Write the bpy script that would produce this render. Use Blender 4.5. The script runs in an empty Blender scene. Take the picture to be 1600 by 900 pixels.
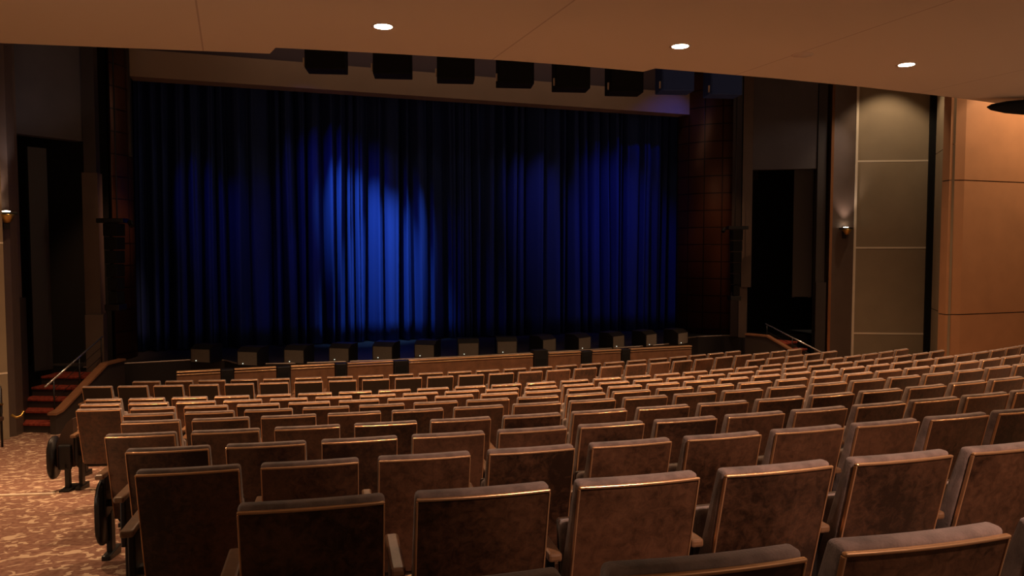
import bpy, bmesh, math, random
from mathutils import Vector, Matrix
random.seed(7)
S = bpy.context.scene
COL = S.collection
PI = math.pi
YAW = math.radians(20.0)
CAMZ = 3.27
FPX = 1200.0

# ------------------------------------------------------------------ camera
cd = bpy.data.cameras.new('camera')
cd.sensor_width = 36.0
cd.lens = FPX / 1600.0 * 36.0
cd.clip_start = 0.05
cd.clip_end = 200
cam = bpy.data.objects.new('camera', cd)
COL.objects.link(cam)
cam.location = (0, 0, CAMZ)
cam.rotation_euler = (math.radians(90 - 3.0), 0, -YAW)
S.camera = cam

# ------------------------------------------------------------------ world and exposure
w = bpy.data.worlds.new('world')
S.world = w
w.use_nodes = True
w.node_tree.nodes['Background'].inputs[0].default_value = (1.0, 0.72, 0.5, 1)
w.node_tree.nodes['Background'].inputs[1].default_value = 0.004
S.view_settings.view_transform = 'Standard'
S.view_settings.look = 'None'
S.view_settings.gamma = 1.0
S.view_settings.use_curve_mapping = False
S.view_settings.exposure = 0.7

WARM = (1.0, 0.60, 0.33)
SOFT = (1.0, 0.66, 0.42)

def aim(o, target):
    d = Vector(target) - Vector(o.location)
    o.rotation_euler = d.to_track_quat('-Z', 'Y').to_euler()

def spot(loc, target, power, col, angle=60, blend=0.6, size=0.08, name='spot_light'):
    l = bpy.data.lights.new(name, 'SPOT')
    l.energy = power
    l.color = col
    l.spot_size = math.radians(angle)
    l.spot_blend = blend
    l.shadow_soft_size = size
    o = bpy.data.objects.new(name, l)
    COL.objects.link(o)
    o.location = loc
    aim(o, target)
    return o

def area(loc, target, power, col, sx, sy, name='area_light'):
    l = bpy.data.lights.new(name, 'AREA')
    l.shape = 'RECTANGLE'
    l.size = sx
    l.size_y = sy
    l.energy = power
    l.color = col
    o = bpy.data.objects.new(name, l)
    COL.objects.link(o)
    o.location = loc
    aim(o, target)
    return o

# house lights over the front rows (high in the auditorium)
HOUSE = [(-1.0, 12.0), (2.2, 11.4), (5.4, 11.2), (8.6, 11.6), (11.6, 12.4)]
for hx, hy in HOUSE:
    spot((hx, hy, 9.2), (hx, hy - 1.2, 0), 800, WARM, 100, 0.8, 0.10)
# unseen fill strips added along both side walls to brighten the low ceiling
area((-4.2, 4.5, 4.1), (1.5, 5.0, 6.6), 78, (1.0, 0.76, 0.55), 0.3, 12.0)
area((15.8, 4.5, 4.1), (10.0, 5.0, 6.6), 118, (1.0, 0.76, 0.55), 0.3, 12.0)
area((5.0, -3.8, 4.3), (5.0, 4.0, 6.6), 28, (1.0, 0.72, 0.50), 14.0, 0.3)  # added fill from behind the camera, no fixture there
area((5.4, 17.7, 9.0), (5.4, 18.9, 7.2), 13, (1.0, 0.70, 0.50), 10.5, 0.3)  # added unseen strip that brightens the header beam
# wash lights on the side walls
spot((18.4, 11.6, 8.6), (17.6, 13.6, 3.6), 460, (1.0, 0.66, 0.40), 80, 0.25, 0.06)
spot((16.3, 11.4, 8.8), (16.4, 13.6, 3.0), 90, (1.0, 0.66, 0.40), 100, 0.8, 0.06)
spot((15.6, 14.6, 8.2), (16.3, 15.9, 2.2), 120, (1.0, 0.72, 0.46), 85, 0.5, 0.06)
spot((15.6, 13.2, 6.9), (14.0, 17.2, 5.2), 45, (1.0, 0.76, 0.62), 40, 0.7, 0.05)
spot((-3.3, 14.7, 4.3), (-3.3, 16.8, 7.2), 14, (0.95, 0.82, 0.85), 60, 0.8, 0.05)
# blue stage wash on the curtain
def cspot(x, z, power, col, angle, blend=1.0, dx=-3.0, srcz=8.7):
    spot((x + dx, 17.0, srcz), (x, 20.0, z), power, col, angle, blend, 0.05)
C1_, C2_, C3_ = (0.16, 0.40, 1.0), (0.03, 0.09, 1.0), (0.22, 0.20, 0.95)
K = 0.42
cspot(3.4, 3.3, 7600 * K, C1_, 25, 1.0, -2.6)
cspot(3.6, 2.2, 6200 * K, C1_, 25, 1.0, 2.2)
cspot(3.5, 3.0, 800 * K, C2_, 44, 1.0, -3.2)
cspot(-0.3, 3.7, 430 * K, C2_, 22, 1.0, -2.0)
cspot(0.0, 2.0, 300 * K, C2_, 34, 1.0, 2.0)
cspot(1.4, 2.4, 450 * K, C2_, 14, 1.0, 2.5)
cspot(6.6, 3.0, 330 * K, C3_, 34, 1.0, 3.0)
cspot(8.5, 3.6, 620 * K, C3_, 30, 1.0, -2.8)
cspot(9.3, 1.9, 700 * K, C2_, 34, 1.0, 2.8)
cspot(10.9, 3.5, 720 * K, C2_, 36, 1.0, -2.8)
cspot(10.4, 5.0, 300 * K, C2_, 44, 1.0, 2.6)
# amber graze on the copper flanks
spot((9.5, 15.5, 8.4), (12.85, 18.3, 3.0), 240, (1.0, 0.5, 0.25), 24, 0.9, 0.05)
spot((0.5, 15.5, 8.4), (-2.4, 18.5, 2.6), 800, (1.0, 0.5, 0.25), 24, 0.9, 0.05)

# ------------------------------------------------------------------ materials
def newmat(name):
    m = bpy.data.materials.new(name)
    m.use_nodes = True
    nt = m.node_tree
    return m, nt, nt.nodes['Principled BSDF']

def mat(name, col, rough=0.6, metal=0.0, spec=0.5, noise=0.0, nscale=8.0, bump=0.0, bscale=60.0, coat=0.0, sheen=0.0):
    m, nt, b = newmat(name)
    b.inputs['Base Color'].default_value = (*col, 1)
    b.inputs['Roughness'].default_value = rough
    b.inputs['Metallic'].default_value = metal
    b.inputs['Specular IOR Level'].default_value = spec
    b.inputs['Coat Weight'].default_value = coat
    b.inputs['Coat Roughness'].default_value = 0.15
    b.inputs['Sheen Weight'].default_value = sheen
    tc = nt.nodes.new('ShaderNodeTexCoord')
    if noise > 0:
        n = nt.nodes.new('ShaderNodeTexNoise')
        n.inputs['Scale'].default_value = nscale
        n.inputs['Detail'].default_value = 5
        nt.links.new(tc.outputs['Object'], n.inputs['Vector'])
        r = nt.nodes.new('ShaderNodeValToRGB')
        r.color_ramp.elements[0].position = 0.3
        r.color_ramp.elements[1].position = 0.7
        r.color_ramp.elements[0].color = (*[c * (1 - noise) for c in col], 1)
        r.color_ramp.elements[1].color = (*[min(1, c * (1 + noise)) for c in col], 1)
        nt.links.new(n.outputs['Fac'], r.inputs['Fac'])
        nt.links.new(r.outputs['Color'], b.inputs['Base Color'])
    if bump > 0:
        n2 = nt.nodes.new('ShaderNodeTexNoise')
        n2.inputs['Scale'].default_value = bscale
        n2.inputs['Detail'].default_value = 4
        nt.links.new(tc.outputs['Object'], n2.inputs['Vector'])
        bp = nt.nodes.new('ShaderNodeBump')
        bp.inputs['Strength'].default_value = bump
        bp.inputs['Distance'].default_value = 0.01
        nt.links.new(n2.outputs['Fac'], bp.inputs['Height'])
        nt.links.new(bp.outputs['Normal'], b.inputs['Normal'])
    return m

def emis(name, col, strength):
    m, nt, b = newmat(name)
    b.inputs['Base Color'].default_value = (*col, 1)
    b.inputs['Emission Color'].default_value = (*col, 1)
    b.inputs['Emission Strength'].default_value = strength
    return m

def back_material(name, c1, c2, rough, coat):
    """varnished mottled wood of the seat backs, each seat slightly different"""
    m, nt, b = newmat(name)
    tc = nt.nodes.new('ShaderNodeTexCoord')
    oi = nt.nodes.new('ShaderNodeObjectInfo')
    add = nt.nodes.new('ShaderNodeVectorMath'); add.operation = 'ADD'
    sc = nt.nodes.new('ShaderNodeVectorMath'); sc.operation = 'SCALE'; sc.inputs['Scale'].default_value = 30
    cmb = nt.nodes.new('ShaderNodeCombineXYZ')
    for i in range(3):
        nt.links.new(oi.outputs['Random'], cmb.inputs[i])
    nt.links.new(cmb.outputs[0], sc.inputs[0])
    nt.links.new(tc.outputs['Object'], add.inputs[0])
    nt.links.new(sc.outputs[0], add.inputs[1])
    n = nt.nodes.new('ShaderNodeTexNoise')
    n.inputs['Scale'].default_value = 26; n.inputs['Detail'].default_value = 8; n.inputs['Roughness'].default_value = 0.7
    n.inputs['Distortion'].default_value = 0.6
    nt.links.new(add.outputs[0], n.inputs['Vector'])
    n3 = nt.nodes.new('ShaderNodeTexNoise')
    n3.inputs['Scale'].default_value = 3.0; n3.inputs['Detail'].default_value = 3
    nt.links.new(add.outputs[0], n3.inputs['Vector'])
    mixf = nt.nodes.new('ShaderNodeMath'); mixf.operation = 'MULTIPLY_ADD'
    mixf.inputs[1].default_value = 0.55
    mul = nt.nodes.new('ShaderNodeMath'); mul.operation = 'MULTIPLY'; mul.inputs[1].default_value = 0.45
    nt.links.new(n3.outputs['Fac'], mul.inputs[0])
    nt.links.new(n.outputs['Fac'], mixf.inputs[0])
    nt.links.new(mul.outputs[0], mixf.inputs[2])
    r = nt.nodes.new('ShaderNodeValToRGB')
    r.color_ramp.elements[0].position = 0.38; r.color_ramp.elements[1].position = 0.64
    r.color_ramp.elements[0].color = (*c1, 1); r.color_ramp.elements[1].color = (*c2, 1)
    tone = nt.nodes.new('ShaderNodeMath'); tone.operation = 'MULTIPLY_ADD'; tone.inputs[1].default_value = 0.16
    sh = nt.nodes.new('ShaderNodeMath'); sh.operation = 'SUBTRACT'; sh.inputs[1].default_value = 0.08
    nt.links.new(mixf.outputs[0], sh.inputs[0])
    nt.links.new(oi.outputs['Random'], tone.inputs[0]); nt.links.new(sh.outputs[0], tone.inputs[2])
    nt.links.new(tone.outputs[0], r.inputs['Fac'])
    nt.links.new(r.outputs['Color'], b.inputs['Base Color'])
    b.inputs['Roughness'].default_value = rough
    b.inputs['Coat Weight'].default_value = coat
    b.inputs['Coat Roughness'].default_value = 0.22
    bp = nt.nodes.new('ShaderNodeBump'); bp.inputs['Strength'].default_value = 0.12; bp.inputs['Distance'].default_value = 0.01
    nt.links.new(n.outputs['Fac'], bp.inputs['Height'])
    nt.links.new(bp.outputs['Normal'], b.inputs['Normal'])
    return m

def carpet_material():
    m, nt, b = newmat('carpet')
    L = nt.links
    tc = nt.nodes.new('ShaderNodeTexCoord')
    mp = nt.nodes.new('ShaderNodeMapping'); mp.inputs['Scale'].default_value = (1, 1, 0.0)
    L.new(tc.outputs['Object'], mp.inputs['Vector'])
    nz = nt.nodes.new('ShaderNodeTexNoise'); nz.inputs['Scale'].default_value = 7; nz.inputs['Detail'].default_value = 2
    L.new(mp.outputs[0], nz.inputs['Vector'])
    sub = nt.nodes.new('ShaderNodeVectorMath'); sub.operation = 'MULTIPLY_ADD'
    sub.inputs[1].default_value = (0.30, 0.30, 0); L.new(nz.outputs['Color'], sub.inputs[0]); L.new(mp.outputs[0], sub.inputs[2])
    v = nt.nodes.new('ShaderNodeTexVoronoi'); v.feature = 'DISTANCE_TO_EDGE'; v.inputs['Scale'].default_value = 4.6
    L.new(sub.outputs[0], v.inputs['Vector'])
    lt = nt.nodes.new('ShaderNodeMath'); lt.operation = 'LESS_THAN'; lt.inputs[1].default_value = 0.075
    L.new(v.outputs['Distance'], lt.inputs[0])
    n2 = nt.nodes.new('ShaderNodeTexNoise'); n2.inputs['Scale'].default_value = 9; n2.inputs['Detail'].default_value = 1
    L.new(mp.outputs[0], n2.inputs['Vector'])
    gt = nt.nodes.new('ShaderNodeMath'); gt.operation = 'GREATER_THAN'; gt.inputs[1].default_value = 0.50
    L.new(n2.outputs['Fac'], gt.inputs[0])
    mask = nt.nodes.new('ShaderNodeMath'); mask.operation = 'MULTIPLY'
    L.new(lt.outputs[0], mask.inputs[0]); L.new(gt.outputs[0], mask.inputs[1])
    n4 = nt.nodes.new('ShaderNodeTexNoise'); n4.inputs['Scale'].default_value = 22; n4.inputs['Detail'].default_value = 3
    L.new(mp.outputs[0], n4.inputs['Vector'])
    base = nt.nodes.new('ShaderNodeValToRGB')
    base.color_ramp.elements[0].position = 0.35; base.color_ramp.elements[1].position = 0.65
    base.color_ramp.elements[0].color = (0.17, 0.085, 0.062, 1); base.color_ramp.elements[1].color = (0.27, 0.155, 0.11, 1)
    L.new(n4.outputs['Fac'], base.inputs['Fac'])
    mix = nt.nodes.new('ShaderNodeMix'); mix.data_type = 'RGBA'
    mix.inputs[7].default_value = (0.50, 0.37, 0.26, 1)
    L.new(mask.outputs[0], mix.inputs[0]); L.new(base.outputs[0], mix.inputs[6])
    L.new(mix.outputs[2], b.inputs['Base Color'])
    b.inputs['Roughness'].default_value = 0.95
    b.inputs['Specular IOR Level'].default_value = 0.1
    return m

def curved_tile_material():
    m, nt, b = newmat('copper_tile')
    L = nt.links
    tc = nt.nodes.new('ShaderNodeTexCoord')
    br = nt.nodes.new('ShaderNodeTexBrick')
    br.offset = 0.0
    br.inputs['Color1'].default_value = (0.085, 0.032, 0.016, 1)
    br.inputs['Color2'].default_value = (0.11, 0.042, 0.022, 1)
    br.inputs['Mortar'].default_value = (0.025, 0.012, 0.008, 1)
    br.inputs['Scale'].default_value = 1.0
    br.inputs['Mortar Size'].default_value = 0.018
    br.inputs['Brick Width'].default_value = 0.5
    br.inputs['Row Height'].default_value = 0.48
    L.new(tc.outputs['UV'], br.inputs['Vector'])
    L.new(br.outputs['Color'], b.inputs['Base Color'])
    bp = nt.nodes.new('ShaderNodeBump'); bp.invert = True; bp.inputs['Strength'].default_value = 0.6; bp.inputs['Distance'].default_value = 0.01
    L.new(br.outputs['Fac'], bp.inputs['Height']); L.new(bp.outputs['Normal'], b.inputs['Normal'])
    b.inputs['Roughness'].default_value = 0.35
    b.inputs['Metallic'].default_value = 0.5
    return m

def ceiling_material():
    m, nt, b = newmat('ceiling_plaster')
    L = nt.links
    tc = nt.nodes.new('ShaderNodeTexCoord')
    br = nt.nodes.new('ShaderNodeTexBrick')
    br.offset = 0.0
    br.inputs['Color1'].default_value = (0.54, 0.45, 0.34, 1)
    br.inputs['Color2'].default_value = (0.525, 0.44, 0.33, 1)
    br.inputs['Mortar'].default_value = (0.38, 0.29, 0.22, 1)
    br.inputs['Mortar Size'].default_value = 0.012
    br.inputs['Mortar Smooth'].default_value = 0.4
    br.inputs['Brick Width'].default_value = 3.6
    br.inputs['Row Height'].default_value = 30
    br.inputs['Scale'].default_value = 1.0
    mp = nt.nodes.new('ShaderNodeMapping'); mp.inputs['Location'].default_value = (0.3, 15, 0)
    L.new(tc.outputs['Object'], mp.inputs['Vector']); L.new(mp.outputs[0], br.inputs['Vector'])
    L.new(br.outputs['Color'], b.inputs['Base Color'])
    b.inputs['Roughness'].default_value = 0.9
    return m

M = {}
M['back'] = back_material('seat_back_wood', (0.018, 0.008, 0.0045), (0.140, 0.062, 0.032), 0.34, 0.25)
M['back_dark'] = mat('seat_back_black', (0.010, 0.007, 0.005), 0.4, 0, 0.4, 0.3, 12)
M['trim'] = mat('copper_edge_trim', (0.85, 0.52, 0.28), 0.30, 0.75, 0.6)
M['fabric'] = mat('grey_brown_upholstery', (0.20, 0.145, 0.125), 0.9, 0, 0.2, 0.42, 12, 0.25, 160, 0, 0.3)
M['armwood'] = mat('arm_wood', (0.21, 0.11, 0.055), 0.35, 0, 0.5, 0.2, 20, coat=0.3)
M['black_metal'] = mat('black_metal', (0.012, 0.011, 0.011), 0.4, 0.3, 0.5)
M['black'] = mat('matte_black', (0.006, 0.006, 0.006), 0.85, 0, 0.2)
M['shell'] = mat('seat_shell_dark', (0.05, 0.026, 0.016), 0.5, 0, 0.4)
M['carpet'] = carpet_material()
M['ceiling'] = ceiling_material()
M['cream'] = mat('cream_wall_panel', (0.30, 0.235, 0.155), 0.75, 0, 0.3, 0.06, 2.0, 0.08, 40)
M['strip'] = mat('pale_joint_strip', (0.85, 0.74, 0.58), 0.4, 0.2)
M['orange'] = mat('orange_wood_panel', (0.50, 0.25, 0.12), 0.5, 0, 0.4, 0.08, 1.5)
M['joint'] = mat('dark_joint', (0.04, 0.02, 0.012), 0.8)
M['greywall'] = mat('grey_panel', (0.085, 0.075, 0.078), 0.8, 0, 0.3, 0.08, 2)
M['pilaster'] = mat('brown_pilaster', (0.115, 0.080, 0.062), 0.5, 0.1, 0.4, 0.08, 3)
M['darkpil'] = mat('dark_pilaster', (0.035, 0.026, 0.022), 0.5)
M['bronze'] = mat('bronze_edge', (0.35, 0.16, 0.07), 0.3, 0.8)
M['tile'] = curved_tile_material()
M['header'] = mat('header_plaster', (0.30, 0.215, 0.155), 0.85, 0, 0.2, 0.05, 1)
M['mauve'] = mat('mauve_plaster', (0.11, 0.075, 0.085), 0.9)
M['curtain'] = mat('blue_velvet', (0.018, 0.034, 0.13), 0.75, 0, 0.1)
M['stage'] = mat('black_stage_floor', (0.018, 0.016, 0.016), 0.45)
M['lip'] = mat('stage_lip', (0.22, 0.17, 0.14), 0.35, 0.4)
M['railwood'] = mat('rail_wood', (0.17, 0.080, 0.042), 0.35, 0, 0.5, 0.25, 6, coat=0.3)
M['step'] = mat('red_step_carpet', (0.24, 0.042, 0.025), 0.9, 0, 0.2, 0.5, 18)
M['stringer'] = mat('stringer_wood', (0.24, 0.11, 0.055), 0.4, 0, 0.5, 0.15, 6)
M['chrome'] = mat('steel_rail', (0.62, 0.60, 0.58), 0.25, 0.9)
M['boxgrey'] = mat('monitor_grille', (0.13, 0.105, 0.085), 0.8, 0, 0.3, 0.1, 60)
M['blue_lit_box'] = mat('blue_lit_cabinet', (0.02, 0.05, 0.20), 0.8)  # blue stage light painted into the box colour
M['lamp'] = emis('lamp_glow', (1.0, 0.80, 0.58), 14)
M['led'] = emis('small_indicator', (0.9, 1.0, 0.85), 0.5)
M['white_metal'] = mat('lamp_ring', (0.55, 0.45, 0.35), 0.5)
M['brass'] = mat('brass', (0.65, 0.42, 0.12), 0.3, 0.9)

# ------------------------------------------------------------------ helpers
def link(name, bm, m, parent=None, smooth=False):
    me = bpy.data.meshes.new(name)
    bmesh.ops.recalc_face_normals(bm, faces=bm.faces[:])
    if smooth:
        for f in bm.faces:
            f.smooth = True
    bm.to_mesh(me)
    bm.free()
    me.materials.append(m)
    o = bpy.data.objects.new(name, me)
    COL.objects.link(o)
    if parent is not None:
        o.parent = parent
    return o

def thing(name, label, cat, loc=(0, 0, 0), rz=0, group=None):
    o = bpy.data.objects.new(name, None)
    o.empty_display_size = 0.1
    COL.objects.link(o)
    o.location = loc
    o.rotation_euler = (0, 0, rz)
    tag(o, label, cat, group)
    return o

def tag(o, label, cat, group=None):
    o['label'] = label
    o['category'] = cat
    if group:
        o['group'] = group
    return o

def struct(name, bm, m, parent=None, smooth=False, label=None):
    o = link(name, bm, m, parent, smooth)
    if parent is None:
        o['kind'] = 'structure'
    if label:
        o['label'] = label
    return o

def box(bm, x0, x1, y0, y1, z0, z1, mtx=None, bevel=0.0, segs=2):
    r = bmesh.ops.create_cube(bm, size=1.0)
    vs = r['verts']
    for v in vs:
        v.co = Vector(((x0 + x1) / 2 + v.co.x * (x1 - x0), (y0 + y1) / 2 + v.co.y * (y1 - y0), (z0 + z1) / 2 + v.co.z * (z1 - z0)))
    if bevel > 0:
        es = list({e for v in vs for e in v.link_edges})
        rr = bmesh.ops.bevel(bm, geom=es, offset=bevel, segments=segs, affect='EDGES', profile=0.5)
        vs = list({v for f in rr['faces'] for v in f.verts} | {v for v in vs if v.is_valid})
    if mtx is not None:
        for v in vs:
            v.co = mtx @ v.co
    return vs

def tube(bm, pts, rad, n=8):
    pts = [Vector(p) for p in pts]
    rings = []
    for i, p in enumerate(pts):
        a = pts[max(0, i - 1)]
        c = pts[min(len(pts) - 1, i + 1)]
        d = (c - a).normalized()
        up = Vector((0, 0, 1)) if abs(d.z) < 0.9 else Vector((1, 0, 0))
        u = d.cross(up).normalized()
        v = d.cross(u).normalized()
        r = rad[i] if isinstance(rad, (list, tuple)) else rad
        rings.append([bm.verts.new(p + (u * math.cos(2 * PI * k / n) + v * math.sin(2 * PI * k / n)) * r) for k in range(n)])
    for a, b_ in zip(rings[:-1], rings[1:]):
        for k in range(n):
            bm.faces.new((a[k], a[(k + 1) % n], b_[(k + 1) % n], b_[k]))
    bm.faces.new(rings[0][::-1])
    bm.faces.new(rings[-1])

def lathe(bm, prof, n=24, mtx=None):
    rings = []
    for r, z in prof:
        rings.append([bm.verts.new((r * math.cos(2 * PI * k / n), r * math.sin(2 * PI * k / n), z)) for k in range(n)])
    for a, b_ in zip(rings[:-1], rings[1:]):
        for k in range(n):
            bm.faces.new((a[k], a[(k + 1) % n], b_[(k + 1) % n], b_[k]))
    bm.faces.new(rings[0][::-1]); bm.faces.new(rings[-1])
    if mtx is not None:
        for rr in rings:
            for v in rr:
                v.co = mtx @ v.co

def prism(bm, pts2, z0, z1):
    lo = [bm.verts.new((x, y, z0)) for x, y in pts2]
    hi = [bm.verts.new((x, y, z1)) for x, y in pts2]
    n = len(pts2)
    for i in range(n):
        bm.faces.new((lo[i], lo[(i + 1) % n], hi[(i + 1) % n], hi[i]))
    bm.faces.new(lo[::-1]); bm.faces.new(hi)

def wall_strip(bm, a, b, z0, z1, th, side=1):
    """vertical slab from plan point a to b, thickness th to the far side"""
    ax, ay = a; bx, by = b
    dx, dy = bx - ax, by - ay
    l = math.hypot(dx, dy)
    nx, ny = -dy / l * th * side, dx / l * th * side
    prism(bm, [(ax, ay), (bx, by), (bx + nx, by + ny), (ax + nx, ay + ny)], z0, z1)

def at(px, py, d):
    """point at view depth d behind a pixel of the photograph (placement helper for distant architecture)"""
    x = (px - 800) / FPX * d
    z = CAMZ - (py - 387.0) / FPX * d
    return (x * math.cos(YAW) + d * math.sin(YAW), d * math.cos(YAW) - x * math.sin(YAW), z)

# ------------------------------------------------------------------ seating geometry: arcs about CEN
CEN = (5.10, 39.01)
TOPZ = [0.685, 0.828, 1.05, 1.189, 1.309, 1.464, 1.622, 1.775, 1.926, 2.064, 2.168, 2.263, 2.371]
DR = [0.03, 0.07, -0.15, -0.06, 0.08, 0.01, 0, 0, 0, 0.02, 0, 0, 0]
RR = [37.837 - 1.0683 * r + DR[r] for r in range(13)]
BH = 0.90
FZ = [CAMZ - t - BH for t in TOPZ]          # floor height under every row
def floor_z(R):
    if R <= RR[12]:
        return FZ[12]
    if R >= RR[0]:
        return FZ[0] + 0.14 * (R - RR[0])
    for k in range(12):
        if RR[k] >= R >= RR[k + 1]:
            t = (RR[k] - R) / (RR[k] - RR[k + 1])
            return FZ[k] * (1 - t) + FZ[k + 1] * t
def fz_at(x, y):
    return floor_z(math.hypot(x - CEN[0], y - CEN[1]))

# floor
bm = bmesh.new()
rads = [19.0, 22.0] + sorted(RR) + [RR[0] + 1.2, RR[0] + 2.6, RR[0] + 4.5]
angs = [math.radians(-30 + i * 1.5) for i in range(47)]
grid = [[bm.verts.new((CEN[0] + R * math.sin(a), CEN[1] - R * math.cos(a), floor_z(R))) for a in angs] for R in rads]
for i in range(len(rads) - 1):
    for j in range(len(angs) - 1):
        bm.faces.new((grid[i][j], grid[i][j + 1], grid[i + 1][j + 1], grid[i + 1][j]))
struct('floor', bm, M['carpet'])

# pale nosing strip across the left aisle, beside row seven
def arc_strip(name, R, a0, a1, wdt, h, m, n=14):
    bm = bmesh.new()
    rows_ = []
    for k in range(n + 1):
        a = a0 + (a1 - a0) * k / n
        ring = []
        for rr, dz in ((R - wdt / 2, -0.01), (R - wdt / 2, h), (R + wdt / 2, h), (R + wdt / 2, -0.01)):
            ring.append(bm.verts.new((CEN[0] + rr * math.sin(a), CEN[1] - rr * math.cos(a), floor_z(rr) + dz)))
        rows_.append(ring)
    for p, q in zip(rows_[:-1], rows_[1:]):
        for k in range(4):
            bm.faces.new((p[k], p[(k + 1) % 4], q[(k + 1) % 4], q[k]))
    bm.faces.new(rows_[0][::-1]); bm.faces.new(rows_[-1])
    return struct(name, bm, m)
arc_strip('trim_1', RR[7] + 0.10, math.radians(-18.5), math.radians(-13.2), 0.075, 0.02, M['strip'])

# ------------------------------------------------------------------ low ceiling (soffit) with its stepped front edge
CZ = CAMZ + 2.5
edge = [(-260, 60), (0, 72), (230, 81), (427, 88.5), (436, 79.5), (620, 89), (800, 99.5), (900, 107), (1002, 116), (1021, 111), (1200, 125.6), (1340, 139), (1480, 155), (1600, 171), (1900, 205)]
ep = []
for px, py in edge:
    d = 2.5 * FPX / (387.0 - py)
    p = at(px, py, d)
    ep.append((p[0], p[1]))
bm = bmesh.new()
prism(bm, [(-4.6, -4.0)] + [(16.5, -4.0)] + ep[::-1], CZ, CZ + 0.35)
struct('ceiling', bm, M['ceiling'])
# upper ceiling of the auditorium, far above
bm = bmesh.new()
box(bm, -7, 21, 5, 19.7, 9.6, 9.8)
struct('ceiling_upper', bm, M['darkpil'])

# ------------------------------------------------------------------ back wall and side walls of the hall
bm = bmesh.new(); box(bm, -4.6, -4.4, -4.0, 14.6, -0.2, 9.6); struct('wall_left', bm, M['cream'])
bm = bmesh.new(); box(bm, 19.0, 19.2, -4.0, 13.3, -0.2, 9.6); struct('wall_right', bm, M['cream'])
bm = bmesh.new(); box(bm, -4.6, 19.2, -4.2, -4.0, 0.8, 9.6); struct('wall_back', bm, M['cream'])

# ------------------------------------------------------------------ stage, header, curtain
STZ = 0.82
bm = bmesh.new()
lipc = [(-4.6, 17.6), (-2.9, 17.6), (-2.3, 17.9), (-0.9, 18.0), (-0.2, 17.7), (0.1, 17.0), (1.2, 16.7), (3.2, 16.5), (5.4, 16.45), (7.6, 16.5), (9.6, 16.7), (10.9, 17.0), (11.2, 17.7), (12.0, 18.0), (13.3, 17.9), (13.9, 17.6), (15.6, 17.6)]
prism(bm, lipc + [(15.6, 26), (-4.6, 26)], -0.05, STZ)
struct('floor_stage', bm, M['stage'])
bm = bmesh.new()
for a, b_ in zip(lipc[1:-2], lipc[2:-1]):
    tube(bm, [(a[0], a[1], STZ + 0.012), (b_[0], b_[1], STZ + 0.012)], 0.018, 6)
struct('trim_2', bm, M['lip'])
bm = bmesh.new(); box(bm, -8, 21, 25.8, 26, 0, 10); struct('wall_stage_back', bm, M['black'])

# header beam over the curtain
bm = bmesh.new(); box(bm, -2.05, 13.0, 19.0, 19.5, CAMZ + 3.78, CAMZ + 4.38)
struct('trim_3', bm, M['header'], label='wide plaster header beam across the top of the curtain')
bm = bmesh.new(); box(bm, -8, 21, 19.55, 19.75, CAMZ + 4.2, 9.8)
struct('wall_proscenium', bm, M['mauve'])
bm = bmesh.new(); box(bm, -8, -2.05, 18.9, 19.2, CAMZ + 2.0, 9.8); box(bm, 13.4, 21, 18.9, 19.2, CAMZ + 2.0, 9.8)
struct('wall_proscenium_side', bm, M['darkpil'])

# curtain
bm = bmesh.new()
NX, NZ = 1100, 14
X0, X1 = -2.3, 12.9
ph = [random.uniform(0, 6.28) for _ in range(8)]
def fold(x, t):
    s = 0
    wx = x + 0.10 * math.sin(x * 1.7 + ph[0]) + 0.07 * math.sin(x * 4.1 + ph[1]) + 0.035 * math.sin(x * 9.7 + ph[5])
    amp = 0.16 + 0.05 * math.sin(x * 2.3 + ph[2]) + 0.03 * math.sin(x * 0.9 + ph[6])
    s += amp * math.sin(wx * 2 * PI / 0.34)
    s += 0.035 * math.sin(wx * 2 * PI / 0.157 + ph[3])
    s += 0.10 * math.sin(x * 2 * PI / 1.13 + ph[4] + 0.8 * math.sin(x * 1.3)) + 0.07 * math.sin(x * 2 * PI / 0.61 + ph[7] + math.sin(x * 0.8))
    s += 0.03 * abs(math.sin(wx * 2 * PI / 0.34)) ** 6 * 2
    return s * (0.65 + 0.35 * t)
g = []
for j in range(NZ + 1):
    t = 1 - j / NZ
    z = STZ + 0.02 + (8.4 - STZ) * j / NZ
    g.append([bm.verts.new((X0 + (X1 - X0) * i / NX + 0.02 * math.sin(i * 0.11 + 3 * t), 20.0 + fold(X0 + (X1 - X0) * i / NX + 0.05 * t * math.sin(i * 0.02), t), z)) for i in range(NX + 1)])
for j in range(NZ):
    for i in range(NX):
        bm.faces.new((g[j][i], g[j][i + 1], g[j + 1][i + 1], g[j + 1][i]))
cu = link('stage_curtain', bm, M['curtain'], None, True)
sm = cu.modifiers.new('thickness', 'SOLIDIFY'); sm.thickness = 0.012
tag(cu, 'tall blue pleated velvet curtain closing the stage', 'curtain')

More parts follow.
